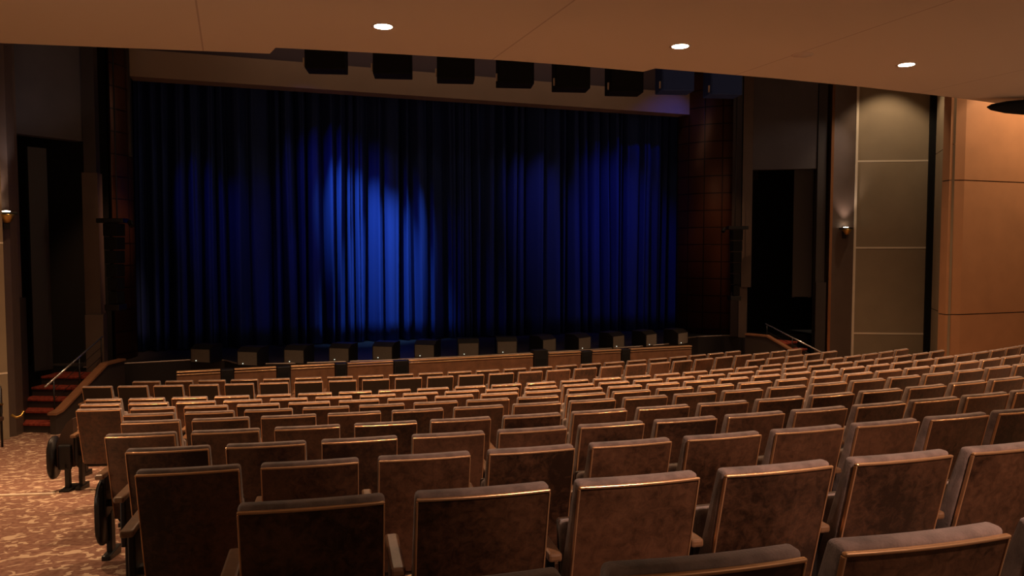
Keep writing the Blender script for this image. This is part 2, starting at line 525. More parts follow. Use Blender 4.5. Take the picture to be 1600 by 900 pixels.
# ------------------------------------------------------------------ curved copper-tiled proscenium flanks
def curved_flank(name, cx, cy, r, a0, a1, z0, z1):
    bm = bmesh.new()
    uv = bm.loops.layers.uv.new('uv')
    n = 24
    lo, hi, au = [], [], []
    for k in range(n + 1):
        a = a0 + (a1 - a0) * k / n
        lo.append(bm.verts.new((cx + r * math.cos(a), cy + r * math.sin(a), z0)))
        hi.append(bm.verts.new((cx + r * math.cos(a), cy + r * math.sin(a), z1)))
        au.append(abs(a - a0) * r)
    lo2 = [bm.verts.new((cx + (r - 0.1) * math.cos(a0 + (a1 - a0) * k / n), cy + (r - 0.1) * math.sin(a0 + (a1 - a0) * k / n), z0)) for k in range(n + 1)]
    hi2 = [bm.verts.new((v.co.x, v.co.y, z1)) for v in lo2]
    for k in range(n):
        f = bm.faces.new((lo[k], lo[k + 1], hi[k + 1], hi[k]))
        for lp, (u, v) in zip(f.loops, ((au[k], z0), (au[k + 1], z0), (au[k + 1], z1), (au[k], z1))):
            lp[uv].uv = (u, v)
        bm.faces.new((lo2[k + 1], lo2[k], hi2[k], hi2[k + 1]))
        bm.faces.new((hi[k], hi[k + 1], hi2[k + 1], hi2[k]))
        bm.faces.new((lo2[k], lo2[k + 1], lo[k + 1], lo[k]))
    bm.faces.new((lo[0], hi[0], hi2[0], lo2[0])); bm.faces.new((lo[n], lo2[n], hi2[n], hi[n]))
    o = struct(name, bm, M['tile'], None, True)
    return o
curved_flank('wall_flank_right', 13.75, 19.5, 1.55, math.radians(180), math.radians(262), STZ + 0.02, 9.6)
curved_flank('wall_flank_left', -3.05, 19.2, 1.0, math.radians(-50), math.radians(0), STZ + 0.02, 9.6)

# ------------------------------------------------------------------ splayed side bays with openings, pilasters and panels
def slab(name, p, q, z0, z1, th, m, side=1, parent=None, label=None):
    bm = bmesh.new()
    wall_strip(bm, p, q, z0, z1, th, side)
    return struct(name, bm, m, parent, label=label)

# right bay: opening between A and B
OPZ = CAMZ + 2.1
A = (13.2, 17.4); B = (14.6, 16.5)
slab('wall_bay_right', A, B, OPZ, 9.6, 0.25, M['greywall'])
# pilasters right of the stage
bm = bmesh.new(); wall_strip(bm, (12.93, 17.85), (13.06, 17.62), STZ, 9.6, 0.3); struct('trim_4', bm, M['darkpil'])
bm = bmesh.new(); wall_strip(bm, (13.02, 17.52), (13.22, 17.36), 2.2, 9.6, 0.2); struct('trim_5', bm, M['pilaster'])
bm = bmesh.new(); wall_strip(bm, (13.00, 17.58), (13.16, 17.44), STZ, 2.2, 0.2); struct('trim_6', bm, M['pilaster'])
bm = bmesh.new(); wall_strip(bm, (14.6, 16.46), (14.80, 16.36), 2.35, 9.6, 0.3); wall_strip(bm, (14.57, 16.40), (14.80, 16.28), 0, 2.35, 0.36); struct('trim_7', bm, M['darkpil'])
bm = bmesh.new(); wall_strip(bm, (14.82, 16.22), (14.88, 16.19), 0, 9.6, 0.2); struct('trim_8', bm, M['bronze'])
bm = bmesh.new(); wall_strip(bm, (14.88, 16.20), (15.48, 16.05), 0, 9.6, 0.5); struct('trim_9', bm, M['pilaster'])
# black masking inside the opening
slab('wall_wing_right', (12.6, 19.4), (16.6, 18.4), STZ, 9.0, 0.1, M['black'])
slab('wall_wing_left', (-6.2, 18.4), (-2.42, 18.5), STZ, 9.0, 0.1, M['black'])

# cream panel wall, right (panels with pale joints)
C0 = (15.48, 16.1); C1 = (17.35, 15.25)
JH = [0.99, 3.27, 5.55]
def panel_wall(name, p, q, z0, z1, joints, m, mj, gap=0.03, th=0.3, side=1):
    zs = [z0] + joints + [z1]
    root = None
    bm = bmesh.new()
    for a, b_ in zip(zs[:-1], zs[1:]):
        wall_strip(bm, p, q, a + (gap / 2 if a != z0 else 0), b_ - (gap / 2 if b_ != z1 else 0), th, side)
    root = struct(name, bm, m)
    bm = bmesh.new()
    dx, dy = q[0] - p[0], q[1] - p[1]; l = math.hypot(dx, dy)
    n = (-dy / l * side, dx / l * side)
    e = 0.012 if mj is M['strip'] else 0.03
    off = -0.006 if mj is M['strip'] else 0.02
    for z in joints:
        wall_strip(bm, (p[0] + n[0] * off, p[1] + n[1] * off), (q[0] + n[0] * off, q[1] + n[1] * off), z - gap / 2, z + gap / 2, th - 0.05, side)
    link('joint_strip', bm, mj, root)
    return root
panel_wall('wall_panel_right', C0, C1, 0, 9.6, JH, M['cream'], M['strip'], 0.045)
# edge strip at its left
bm = bmesh.new(); wall_strip(bm, (15.46, 16.04), (15.52, 16.02), 0, 9.6, 0.3); struct('trim_10', bm, M['strip'])
# dark gap and narrow receding panel
bm = bmesh.new(); g0 = at(1447, 387, 20.15); g1 = at(1457, 387, 20.1); wall_strip(bm, g0[:2], g1[:2], 0, 9.6, 0.2); struct('trim_11', bm, M['black'])
# orange panel wall, parallel to the stage, with its return
OJ = [CAMZ - 1.57, CAMZ + 1.57]
OX, OY = 15.72, 13.3
panel_wall('wall_orange', (OX + 0.33, OY), (19.0, OY), 0, 9.6, OJ, M['orange'], M['joint'], 0.025, 0.3)
panel_wall('wall_orange_return', (OX, OY + 0.12), (OX + 0.33, OY), 0, 9.6, OJ, M['orange'], M['joint'], 0.025, 0.3)
panel_wall('wall_narrow', at(1457, 387, 19.9)[:2], (OX + 0.02, OY + 0.13), 0, 9.6, [CAMZ - 1.57, CAMZ + 2.4], M['cream'], M['joint'], 0.02, 0.1, 1)

# left bay
LA = (-3.7, 16.5); LB = (-2.72, 17.26)
slab('wall_bay_left', LA, LB, OPZ, 9.6, 0.25, M['greywall'])
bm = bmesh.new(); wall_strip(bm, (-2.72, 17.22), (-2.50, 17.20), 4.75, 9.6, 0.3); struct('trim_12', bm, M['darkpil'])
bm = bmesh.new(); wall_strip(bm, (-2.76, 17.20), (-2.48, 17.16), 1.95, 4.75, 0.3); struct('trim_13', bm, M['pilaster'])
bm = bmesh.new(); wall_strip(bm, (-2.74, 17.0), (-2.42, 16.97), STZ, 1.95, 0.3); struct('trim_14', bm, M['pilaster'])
bm = bmesh.new(); wall_strip(bm, (-3.90, 16.1), (-3.68, 16.48), 0, 9.6, 0.3); struct('trim_15', bm, M['pilaster'])
# left pilaster with sconce, seen close to edge-on, and the cream wall end
p0 = at(17, 387, 13.1); p1 = at(29, 387, 13.5); p2 = at(3, 387, 12.9); p3 = at(39, 387, 14.2)
bm = bmesh.new(); wall_strip(bm, (p2[0], p2[1]), (p0[0], p0[1]), 0, 9.6, 0.3); struct('trim_16', bm, M['pilaster'])
bm = bmesh.new(); wall_strip(bm, (p0[0], p0[1]), (p1[0], p1[1]), 0, 9.6, 0.3); struct('trim_17', bm, M['pilaster'])
bm = bmesh.new(); wall_strip(bm, (p1[0], p1[1]), (p3[0], p3[1]), 0, 2.35, 0.3); struct('trim_18', bm, M['darkpil'])
q0 = at(-60, 387, 12.3); q1 = at(6, 387, 12.75)
panel_wall('wall_panel_left', (q0[0], q0[1]), (q1[0], q1[1]), 0, 9.6, [1.18, 3.35, 5.55], M['cream'], M['strip'], 0.03, 0.2)

# hanging grey slabs inside the side openings
def wing_flat(loc, wid, h, rz, label):
    t = thing('scenery_flat', label, 'flat', loc, rz, None)
    bm = bmesh.new(); box(bm, -wid / 2, wid / 2, -0.02, 0.02, 0.03, h); link('flat_panel', bm, M['darkpil'], t)
    bm = bmesh.new()
    for x in (-wid / 2 + 0.04, wid / 2 - 0.04):
        box(bm, x - 0.03, x + 0.03, 0.02, 0.07, 0.0, h)
    box(bm, -wid / 2, wid / 2, 0.02, 0.05, h * 0.5, h * 0.5 + 0.06)
    link('flat_frame', bm, M['black_metal'], t)
wing_flat((14.62, 17.0, 1.9), 0.5, 4.4, math.radians(-33), 'grey upright scenery flat inside the right side-stage opening')
wing_flat((-3.55, 17.35, STZ), 0.35, 4.4, math.radians(38), 'dark upright scenery flat inside the left side-stage opening')

# ------------------------------------------------------------------ steps up to the side stage
def stage_steps(base, rz, mirror, label, n=5, run=0.27, wid=1.05, rh=0.0):
    t = thing('stage_steps', label, 'steps', base, rz)
    rise = STZ / n
    for k in range(n):
        bm = bmesh.new()
        box(bm, -wid, 0, k * run + 0.02, n * run + 0.3, k * rise, (k + 1) * rise - 0.045)
        st = link('step', bm, M['darkpil'], t)
        bm = bmesh.new()
        box(bm, -wid, 0, k * run, n * run + 0.3, (k + 1) * rise - 0.045, (k + 1) * rise, bevel=0.010)
        link('tread', bm, M['step'], st)
    s = 1 if not mirror else -1
    xs = 0.0 if not mirror else -wid
    def sx(v): return xs + v * s
    # stringer wall on the hall side with a wooden cap
    bm = bmesh.new()
    prof = [(-0.18, 0), (-0.18, 0.36), (0.0, 0.38), (n * run, STZ + 0.18), (n * run + 0.6, STZ + 0.18), (n * run + 0.6, 0)]
    lo = [bm.verts.new((sx(0.0), y, z)) for y, z in prof]; hi = [bm.verts.new((sx(0.10), y, z)) for y, z in prof]
    m_ = len(prof)
    for i in range(m_):
        bm.faces.new((lo[i], lo[(i + 1) % m_], hi[(i + 1) % m_], hi[i]))
    bm.faces.new(lo[::-1]); bm.faces.new(hi)
    link('stringer', bm, M['darkpil'], t)
    bm = bmesh.new()
    capp = [(-0.20, 0.36), (0.0, 0.385), (n * run, STZ + 0.185), (n * run + 0.6, STZ + 0.185)]
    for (y0, z0), (y1, z1) in zip(capp[:-1], capp[1:]):
        vs = []
        for (y, z) in ((y0, z0), (y1, z1)):
            for xx in (sx(-0.03), sx(0.13)):
                for dz in (0, 0.04):
                    vs.append(bm.verts.new((xx, y, z + dz)))
        a = vs
        for f in ((0, 1, 3, 2), (4, 6, 7, 5), (0, 2, 6, 4), (1, 5, 7, 3), (0, 4, 5, 1), (2, 3, 7, 6)):
            bm.faces.new([a[i] for i in f])
    link('stringer_cap', bm, M['stringer'], t)
    # handrail
    y0, y1 = -0.22, n * run + 0.12
    z0, z1 = 0.86 + rh, STZ + 0.72 + rh
    def zr(y): return z0 + (y - y0) / (y1 - y0) * (z1 - z0)
    bm = bmesh.new()
    tube(bm, [(sx(-0.05), y0, z0), (sx(-0.05), y1, z1)], 0.018, 8)
    link('handrail', bm, M['chrome'], t, True)
    for y in (0.02, n * run * 0.55, n * run + 0.08):
        zb = min(STZ, int(y / run + 1) * rise)
        bm = bmesh.new(); tube(bm, [(sx(-0.05), y, zb), (sx(-0.05), y, zr(y))], 0.014, 8)
        link('baluster', bm, M['black_metal'], t, True)
    for f in (0.3, 0.6):
        bm = bmesh.new()
        tube(bm, [(sx(-0.05), 0.02, zr(0.02) - f * 0.6), (sx(-0.05), y1 - 0.05, zr(y1 - 0.05) - f * 0.6)], 0.006, 6)
        link('rail_wire', bm, M['black_metal'], t)
    return t
stage_steps((-2.96, 15.35, 0.0), math.radians(-24), False, 'red-carpeted steps with handrail up to the left side stage')
stage_steps((14.35, 15.3, 0.0), math.radians(24), True, 'steps with steel handrail up to the right side stage', rh=-0.22)

# ------------------------------------------------------------------ wall sconces
def sconce(loc, rz, label, power=7):
    t = thing('wall_sconce', label, 'wall lamp', loc, rz, 'wall sconces on the pilasters')
    bm = bmesh.new()
    lathe(bm, [(0.015, -0.12), (0.05, -0.11), (0.085, -0.05), (0.11, 0.0), (0.115, 0.03), (0.09, 0.03)], 24, Matrix.Translation((0, -0.13, 0)))
    link('bowl', bm, M['brass'], t, True)
    bm = bmesh.new(); box(bm, -0.16, 0.16, -0.14, -0.02, 0.02, 0.07, bevel=0.01); link('shelf_plate', bm, M['black_metal'], t)
    bm = bmesh.new(); box(bm, -0.05, 0.05, -0.04, 0.0, -0.22, 0.10, bevel=0.01); link('wall_plate', bm, M['black_metal'], t)
    bm = bmesh.new(); lathe(bm, [(0.01, 0.068), (0.055, 0.07), (0.06, 0.082), (0.02, 0.09)], 16, Matrix.Translation((0, -0.08, 0.0))); link('bulb', bm, M['lamp'], t, True)
    c, s_ = math.cos(rz), math.sin(rz)
    off = (0.16 * s_, -0.16 * c)
    spot((loc[0] + off[0], loc[1] + off[1], loc[2] + 0.10), (loc[0] + off[0] * 0.7, loc[1] + off[1] * 0.7, loc[2] + 3), power, (1.0, 0.74, 0.60), 75, 0.8, 0.05)
    return t
sconce((15.20, 16.11, CAMZ + 0.46), math.atan2(-0.15, 0.6), 'small brass sconce glowing upwards on the right pilaster', 26)
sl = at(12, 338, 12.95)
sconce((sl[0], sl[1], sl[2]), math.radians(18), 'small brass sconce glowing upwards at the far left edge', 26)

# ------------------------------------------------------------------ recessed ceiling downlights
def downlight(px, py, lit, label, power=420):
    d = 2.5 * FPX / (387.0 - py)
    p = at(px, py, d)
    t = thing('ceiling_downlight', label, 'downlight', (p[0], p[1], CZ), 0, 'recessed downlights in the low ceiling')
    bm = bmesh.new(); lathe(bm, [(0.10, -0.004), (0.135, -0.006), (0.135, 0.02), (0.10, 0.02)], 28); link('trim_ring', bm, M['white_metal'], t, True)
    bm = bmesh.new(); lathe(bm, [(0.002, -0.006), (0.101, -0.008), (0.101, 0.015), (0.002, 0.015)], 28); link('lens', bm, M['lamp'] if lit else M['white_metal'], t, True)
    if lit:
        spot((p[0], p[1], CZ - 0.03), (p[0], p[1], 0), power, WARM, 130, 0.6, 0.09)
    return t
downlight(15, -2, True, 'lit round downlight at the top left corner of the ceiling')
downlight(602, 47, True, 'lit round downlight above the left half of the curtain')
downlight(1059, 77, True, 'lit round downlight above the right end of the curtain')
downlight(1408, 105, True, 'lit round downlight above the cream wall panels')
downlight(1247, 90, False, 'unlit round ceiling fitting between two lit downlights')
# further downlights of the same ceiling, above the camera
for x, y, pw in ((5.0, 5.2, 140), (8.6, 6.0, 220)):
    spot((x, y, CZ - 0.03), (x, y, 0), pw, WARM, 130, 0.6, 0.09)
spot((-2.7, 4.6, CZ - 0.03), (-2.7, 6.2, 1.6), 150, WARM, 62, 0.8, 0.09)
spot((-2.9, 9.5, CZ - 0.03), (-2.7, 11.0, 0.6), 130, WARM, 70, 0.8, 0.09)
spot((2.1, -0.6, CZ - 0.03), (2.35, 3.0, 2.2), 620, (1.0, 0.62, 0.46), 50, 0.9, 0.09)

# ------------------------------------------------------------------ black loudspeakers hung in front of the header
for k in range(8):
    X = 1.74 + 1.26 * k
    Y = 15.0
    blue = k >= 6  # last two boxes carry the blue light in their colour
    names = ['leftmost', 'second from left', 'third from left', 'fourth from left', 'fifth from left', 'sixth from left', 'seventh from left', 'rightmost']
    t = thing('hanging_loudspeaker', ('%s blue-lit box' if blue else '%s black box') % names[k] + ' of the row hung below the ceiling edge', 'loudspeaker', (X, Y, CAMZ + 3.32 + (0.12 if blue else 0)), math.radians(-14), 'boxes hung in front of the header')
    bm = bmesh.new(); box(bm, -0.37, 0.37, -0.25, 0.25, 0.0, 0.75, bevel=0.015); link('cabinet', bm, M['blue_lit_box'] if blue else M['black'], t)
    bm = bmesh.new(); box(bm, -0.34, 0.34, -0.265, -0.25, 0.03, 0.72); link('grille', bm, M['blue_lit_box'] if blue else M['black'], t)
    bm = bmesh.new()
    tube(bm, [(-0.3, 0, 0.75), (-0.3, 0, 9.6 - (CAMZ + 3.4) - (0.12 if blue else 0))], 0.012, 6); tube(bm, [(0.3, 0, 0.75), (0.3, 0, 9.6 - (CAMZ + 3.4) - (0.12 if blue else 0))], 0.012, 6)
    link('suspension_rod', bm, M['black_metal'], t)
    bm = bmesh.new(); tube(bm, [(-0.39, -0.2, 0.05), (-0.39, -0.2, 0.2)], 0.02, 6); link('side_bracket', bm, M['white_metal'], t)

# made-up black body for the dark wedge at the right end of the ceiling edge
p = at(1592, 170, 12.9)
t = thing('wedge_silhouette', 'black spotlight added for the dark wedge below the ceiling edge at the right border', 'silhouette', p, math.radians(-20))
bm = bmesh.new(); lathe(bm, [(0.01, -0.62), (0.05, -0.55), (0.10, -0.30), (0.125, 0.0), (0.13, 0.30), (0.12, 0.45)], 20, Matrix.Rotation(PI / 2, 4, 'Y')); link('silhouette_body', bm, M['black'], t, True)
bm = bmesh.new(); lathe(bm, [(0.01, 0.445), (0.11, 0.45), (0.11, 0.46), (0.01, 0.465)], 20, Matrix.Rotation(PI / 2, 4, 'Y')); link('lens', bm, M['black_metal'], t, True)  # end disc of the made-up body, no lamp optics
bm = bmesh.new(); tube(bm, [(0, 0, 0.1), (0, 0, 9.6 - p[2])], 0.015, 6); link('suspension_rod', bm, M['black_metal'], t)

# ------------------------------------------------------------------ loudspeaker columns beside the stage
def column_speaker(loc, rz, h, label, s=1):
    t = thing('column_loudspeaker', label, 'loudspeaker', loc, rz)
    n = 6
    for k in range(n):
        bm = bmesh.new()
        wd = 0.26 - 0.018 * (n - 1 - k) + (0.0)
        box(bm, -wd / 2, wd / 2, -0.15 - 0.01 * k, 0.15, h * k / n + 0.01, h * (k + 1) / n - 0.01, bevel=0.012)
        link('speaker_box', bm, M['black'], t)
    bm = bmesh.new(); box(bm, -0.30 if s > 0 else -0.22, 0.22 if s > 0 else 0.3, -0.12, 0.12, h, h + 0.09, bevel=0.01)
    tube(bm, [(0.30 * s, 0, h + 0.03), (0.36 * s, -0.05, h - 0.06)], 0.05, 10)
    link('rigging_frame', bm, M['black_metal'], t)
    bm = bmesh.new(); tube(bm, [(0, 0.1, h + 0.05), (0, 0.1, 9.6 - loc[2])], 0.015, 6); link('suspension_cable', bm, M['black_metal'], t)
    bm = bmesh.new(); box(bm, -0.16, 0.12, -0.16, 0.16, -0.12, 0.0, bevel=0.01); tube(bm, [(-0.1, -0.05, 0), (-0.1, -0.05, 0.1)], 0.025, 8); link('bottom_bracket', bm, M['black_metal'], t)
p = at(181, 475, 15.0)
column_speaker((p[0], p[1], p[2]), YAW * -1, 1.58, 'black loudspeaker column with top bracket left of the curtain', 1)
p = at(1149, 462, 20.3)
column_speaker((p[0], p[1], p[2]), YAW * -1, 1.75, 'black loudspeaker column right of the curtain', -1)

# ------------------------------------------------------------------ black monitor boxes along the stage lip
xs_px = [255, 355, 425, 492, 552, 612, 665, 718, 768, 812, 855, 913, 980]
nm = ['first', 'second', 'third', 'fourth', 'fifth', 'sixth', 'seventh', 'eighth', 'ninth', 'tenth', 'eleventh', 'twelfth', 'last']
for k in range(13):
    X = -0.55 + k * 0.93
    Y = 16.78 + 0.035 * (abs(X - 5.2) ** 1.2) * 0.6 + (0.75 if k == 0 else 0)
    rz = math.radians(-34 if X < 4.8 else (-12 if X < 6.6 else 26))
    t = thing('stage_monitor', '%s black monitor box from the left along the stage edge' % nm[k], 'monitor', (X, Y, STZ), rz, 'monitor boxes along the stage edge')
    bm = bmesh.new()
    prof = [(-0.22, 0.0), (-0.22, 0.30), (-0.08, 0.38), (0.20, 0.38), (0.20, 0.0)]
    lo = [bm.verts.new((-0.24, y, z)) for y, z in prof]; hi = [bm.verts.new((0.24, y, z)) for y, z in prof]
    for i in range(5):
        bm.faces.new((lo[i], lo[(i + 1) % 5], hi[(i + 1) % 5], hi[i]))
    bm.faces.new(lo[::-1]); bm.faces.new(hi)
    link('cabinet', bm, M['black_metal'], t)
    bm = bmesh.new(); box(bm, -0.22, 0.22, -0.228, -0.218, 0.02, 0.29); link('front_grille', bm, M['boxgrey'], t)
    bm = bmesh.new(); lathe(bm, [(0.002, 0), (0.011, 0.0), (0.011, 0.01), (0.002, 0.01)], 8, Matrix.Translation((-0.10, -0.23, 0.05)) @ Matrix.Rotation(PI / 2, 4, 'X')); link('indicator_light', bm, M['led'], t)

# ------------------------------------------------------------------ wooden rail panels in front of the stage
RY = 15.6
RZT = 0.95
def xrail(px):
    k = (px - 800) / FPX
    d = RY / (math.cos(YAW) - k * math.sin(YAW))
    return k * d * math.cos(YAW) + d * math.sin(YAW)
segs = [(272, 341, 'leftmost low wooden rail panel before the stage'),
        (363, 429, 'second low wooden rail panel from the left'),
        (452, 521, 'third low wooden rail panel from the left'),
        (541, 613, 'fourth low wooden rail panel from the left'),
        (638, 833, 'longest low wooden rail panel before the stage centre'),
        (857, 908, 'short wooden rail panel right of the longest one'),
        (926, 971, 'short wooden rail panel second from the right'),
        (986, 1082, 'rightmost wooden rail panel before the stage')]
for a, b_, lab in segs:
    xa, xb = xrail(a), xrail(b_)
    t = thing('rail_panel', lab, 'rail', ((xa + xb) / 2, RY, 0), 0, 'rail panels before the stage')
    hw = (xb - xa) / 2
    bm = bmesh.new(); box(bm, -hw, hw, 0, 0.05, 0.0, RZT - 0.06); link('panel', bm, M['railwood'], t)
    bm = bmesh.new(); box(bm, -hw, hw, -0.03, 0.09, RZT - 0.03, RZT, bevel=0.008); link('cap', bm, M['trim'], t)
    bm = bmesh.new(); box(bm, -hw, hw, -0.015, 0.06, RZT - 0.075, RZT - 0.055, bevel=0.005); link('moulding', bm, M['trim'], t)
# black posts standing in the gaps
for i, (a, b_) in enumerate([(341, 363), (429, 452), (521, 541), (613, 638), (833, 857), (908, 926), (971, 986)]):
    xa, xb = xrail(a) + 0.015, xrail(b_) - 0.015
    lab = ['leftmost', 'second from left', 'third from left', 'fourth from left', 'third from right', 'second from right', 'rightmost'][i]
    t = thing('speaker_cabinet', 'small black cabinet in the ' + lab + ' gap between rail panels', 'speaker', ((xa + xb) / 2, RY + 0.05, 0), 0, 'black cabinets between the rail panels')
    hw = (xb - xa) / 2
    bm = bmesh.new(); box(bm, -hw, hw, -0.08, 0.14, 0.0, RZT - 0.01 + (0.08 if i == 4 else 0), bevel=0.01); link('cabinet', bm, M['black_metal'], t)
    bm = bmesh.new(); box(bm, -hw * 0.7, hw * 0.7, -0.088, -0.08, 0.5, RZT - 0.12); link('front_panel', bm, M['black'], t)

# ------------------------------------------------------------------ theatre seats
def rbox(bm, x0, x1, y0, y1, z0, z1, bevel, segs=3, cuts=6):
    b2 = bmesh.new()
    box(b2, x0, x1, y0, y1, z0, z1, None, bevel, segs)
    for k in range(1, cuts):
        xx = x0 + (x1 - x0) * k / cuts
        bmesh.ops.bisect_plane(b2, geom=b2.verts[:] + b2.edges[:] + b2.faces[:], plane_co=(xx, 0, 0), plane_no=(1, 0, 0))
    me = bpy.data.meshes.new('tmp'); b2.to_mesh(me); b2.free()
    bm.from_mesh(me); bpy.data.meshes.remove(me)

REC = math.tan(math.radians(14))
def recline(bm, bow=0.014, hw=0.24):
    for v in bm.verts:
        v.co.y += (BH - v.co.z) * REC - bow * (1 - min(1, (v.co.x / hw) ** 2))

W2 = 0.2285
def make_meshes():
    D = {}
    def store(key, bm, m, smooth=False):
        me = bpy.data.meshes.new(key)
        bmesh.ops.recalc_face_normals(bm, faces=bm.faces[:])
        if smooth:
            for f in bm.faces: f.smooth = True
        bm.to_mesh(me); bm.free(); me.materials.append(m); D[key] = me
    bm = bmesh.new(); rbox(bm, -W2, W2, 0.0, 0.016, 0.27, BH - 0.006, 0.003, 1); recline(bm); store('back_panel', bm, M['back'])
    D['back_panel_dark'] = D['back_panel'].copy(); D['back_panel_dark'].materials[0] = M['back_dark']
    # trim: top bar and two side bars
    bm = bmesh.new()
    rbox(bm, -W2 - 0.002, W2 + 0.002, -0.006, 0.012, BH - 0.011, BH + 0.0, 0.005, 3)
    rbox(bm, -W2 - 0.002, -W2 + 0.004, -0.004, 0.012, 0.29, BH - 0.011, 0.002, 2, 1)
    rbox(bm, W2 - 0.004, W2 + 0.002, -0.004, 0.012, 0.29, BH - 0.011, 0.002, 2, 1)
    recline(bm); store('edge_trim', bm, M['trim'], False)
    # padded cushion in front of the panel
    bm = bmesh.new(); rbox(bm, -W2 - 0.003, W2 + 0.003, 0.013, 0.072, 0.33, BH + 0.013, 0.018, 4)
    for v in bm.verts:
        k = max(0, (0.62 - abs(v.co.z - 0.55)) / 0.62)
        if v.co.y > 0.045: v.co.y += 0.055 * max(0.0, min(1.0, (BH - 0.03 - v.co.z) / 0.35))
    recline(bm); store('back_cushion', bm, M['fabric'], True)
    # tipped-up seat: upholstered pad with a dark rounded shell
    def tilt(bm, ang, piv):
        mt = Matrix.Translation(piv) @ Matrix.Rotation(ang, 4, 'X') @ Matrix.Translation((-piv[0], -piv[1], -piv[2]))
        for v in bm.verts: v.co = mt @ v.co
    bm = bmesh.new(); rbox(bm, -0.215, 0.215, 0.24, 0.60, 0.38, 0.46, 0.03, 4); tilt(bm, math.radians(80), (0, 0.28, 0.36)); store('seat_cushion', bm, M['fabric'], True)
    bm = bmesh.new(); rbox(bm, -0.21, 0.21, 0.23, 0.60, 0.355, 0.385, 0.012, 2); tilt(bm, math.radians(80), (0, 0.28, 0.36)); store('seat_shell', bm, M['shell'])
    # lower rounded shell under the back
    bm = bmesh.new(); rbox(bm, -W2 + 0.004, W2 - 0.004, 0.02, 0.10, 0.22, 0.345, 0.035, 4); recline(bm, 0.0); store('lower_shell', bm, M['black_metal'], True)
    # arm and standard (on the right of the seat)
    ax = 0.28
    bm = bmesh.new(); rbox(bm, ax - 0.026, ax + 0.026, 0.10, 0.44, 0.595, 0.628, 0.010, 2, 1); store('armrest', bm, M['armwood'])
    bm = bmesh.new()
    box(bm, ax - 0.016, ax + 0.016, 0.16, 0.40, 0.30, 0.595, bevel=0.008)
    box(bm, ax - 0.02, ax + 0.02, 0.21, 0.29, -0.05, 0.32, bevel=0.006)
    box(bm, ax - 0.03, ax + 0.03, 0.13, 0.37, -0.05, 0.02, bevel=0.008)
    box(bm, ax - 0.07, ax + 0.0, 0.19, 0.25, 0.36, 0.42, bevel=0.006)
    store('standard', bm, M['black_metal'])
    # left-side copies for the aisle end
    bm = bmesh.new(); rbox(bm, -ax - 0.03, -ax + 0.03, 0.02, 0.42, 0.595, 0.63, 0.010, 2, 1); store('armrest_end', bm, M['armwood'])
    bm = bmesh.new()
    box(bm, -ax - 0.016, -ax + 0.016, 0.10, 0.36, 0.30, 0.595, bevel=0.008)
    box(bm, -ax - 0.02, -ax + 0.02, 0.19, 0.27, -0.05, 0.32, bevel=0.006)
    box(bm, -ax - 0.03, -ax + 0.03, 0.11, 0.36, -0.05, 0.02, bevel=0.008)
    box(bm, -ax, -ax + 0.07, 0.16, 0.22, 0.36, 0.40, bevel=0.006)
    store('standard_end', bm, M['black_metal'])
    # tall rounded aisle end plate
    bm = bmesh.new()
    n = 28
    lo, hi = [], []
    for k in range(n):
        a = 2 * PI * k / n
        yy = 0.16 + 0.145 * (abs(math.cos(a)) ** 0.7) * (1 if math.cos(a) > 0 else -1)
        zz = 0.33 + 0.235 * (abs(math.sin(a)) ** 0.7) * (1 if math.sin(a) > 0 else -1)
        lo.append(bm.verts.new((-ax - 0.035, yy, zz))); hi.append(bm.verts.new((-ax + 0.0, yy, zz)))
    for k in range(n):
        bm.faces.new((lo[k], lo[(k + 1) % n], hi[(k + 1) % n], hi[k]))
    bm.faces.new(lo[::-1]); bm.faces.new(hi)
    bmesh.ops.bevel(bm, geom=[e for e in bm.edges if abs(e.verts[0].co.x - e.verts[1].co.x) < 1e-5], offset=0.01, segments=2, affect='EDGES')
    store('end_panel', bm, M['black_metal'], True)
    return D
MS = make_meshes()

def child(name, me, parent):
    o = bpy.data.objects.new(name, me)
    COL.objects.link(o)
    o.parent = parent
    return o

def build_seat(end=False):
    t = bpy.data.objects.new('theater_seat', None)
    t.empty_display_size = 0.1
    COL.objects.link(t)
    bp = child('back_panel', MS['back_panel'], t)
    child('edge_trim', MS['edge_trim'], bp)
    child('back_cushion', MS['back_cushion'], t)
    sc = child('seat_cushion', MS['seat_cushion'], t)
    child('seat_shell', MS['seat_shell'], sc)
    child('lower_shell', MS['lower_shell'], t)
    st = child('standard', MS['standard'], t)
    child('armrest', MS['armrest'], st)
    if end:
        se = child('standard', MS['standard_end'], t)
        child('armrest', MS['armrest_end'], se)
        if end == 2:
            child('end_panel', MS['end_panel'], se)
    return t

def copy_tree(o, parent=None):
    c = o.copy(); COL.objects.link(c)
    if parent is not None: c.parent = parent
    for ch in list(o.children):
        copy_tree(ch, c)
    return c

ORD = ['first', 'second', 'third', 'fourth', 'fifth', 'sixth', 'seventh', 'eighth', 'ninth', 'tenth', 'eleventh', 'twelfth', 'thirteenth', 'fourteenth', 'fifteenth', 'sixteenth', 'seventeenth', 'eighteenth', 'nineteenth', 'twentieth', 'twenty-first', 'twenty-second', 'twenty-third', 'twenty-fourth', 'twenty-fifth', 'twenty-sixth', 'twenty-seventh', 'twenty-eighth', 'twenty-ninth', 'thirtieth']
PH = {0: 0.2394, 1: 0.2164, 2: 0.199, 3: 0.1899, 4: 0.178}
PIT = {0: 0.559, 1: 0.563, 2: 0.557, 3: 0.555, 4: 0.565}
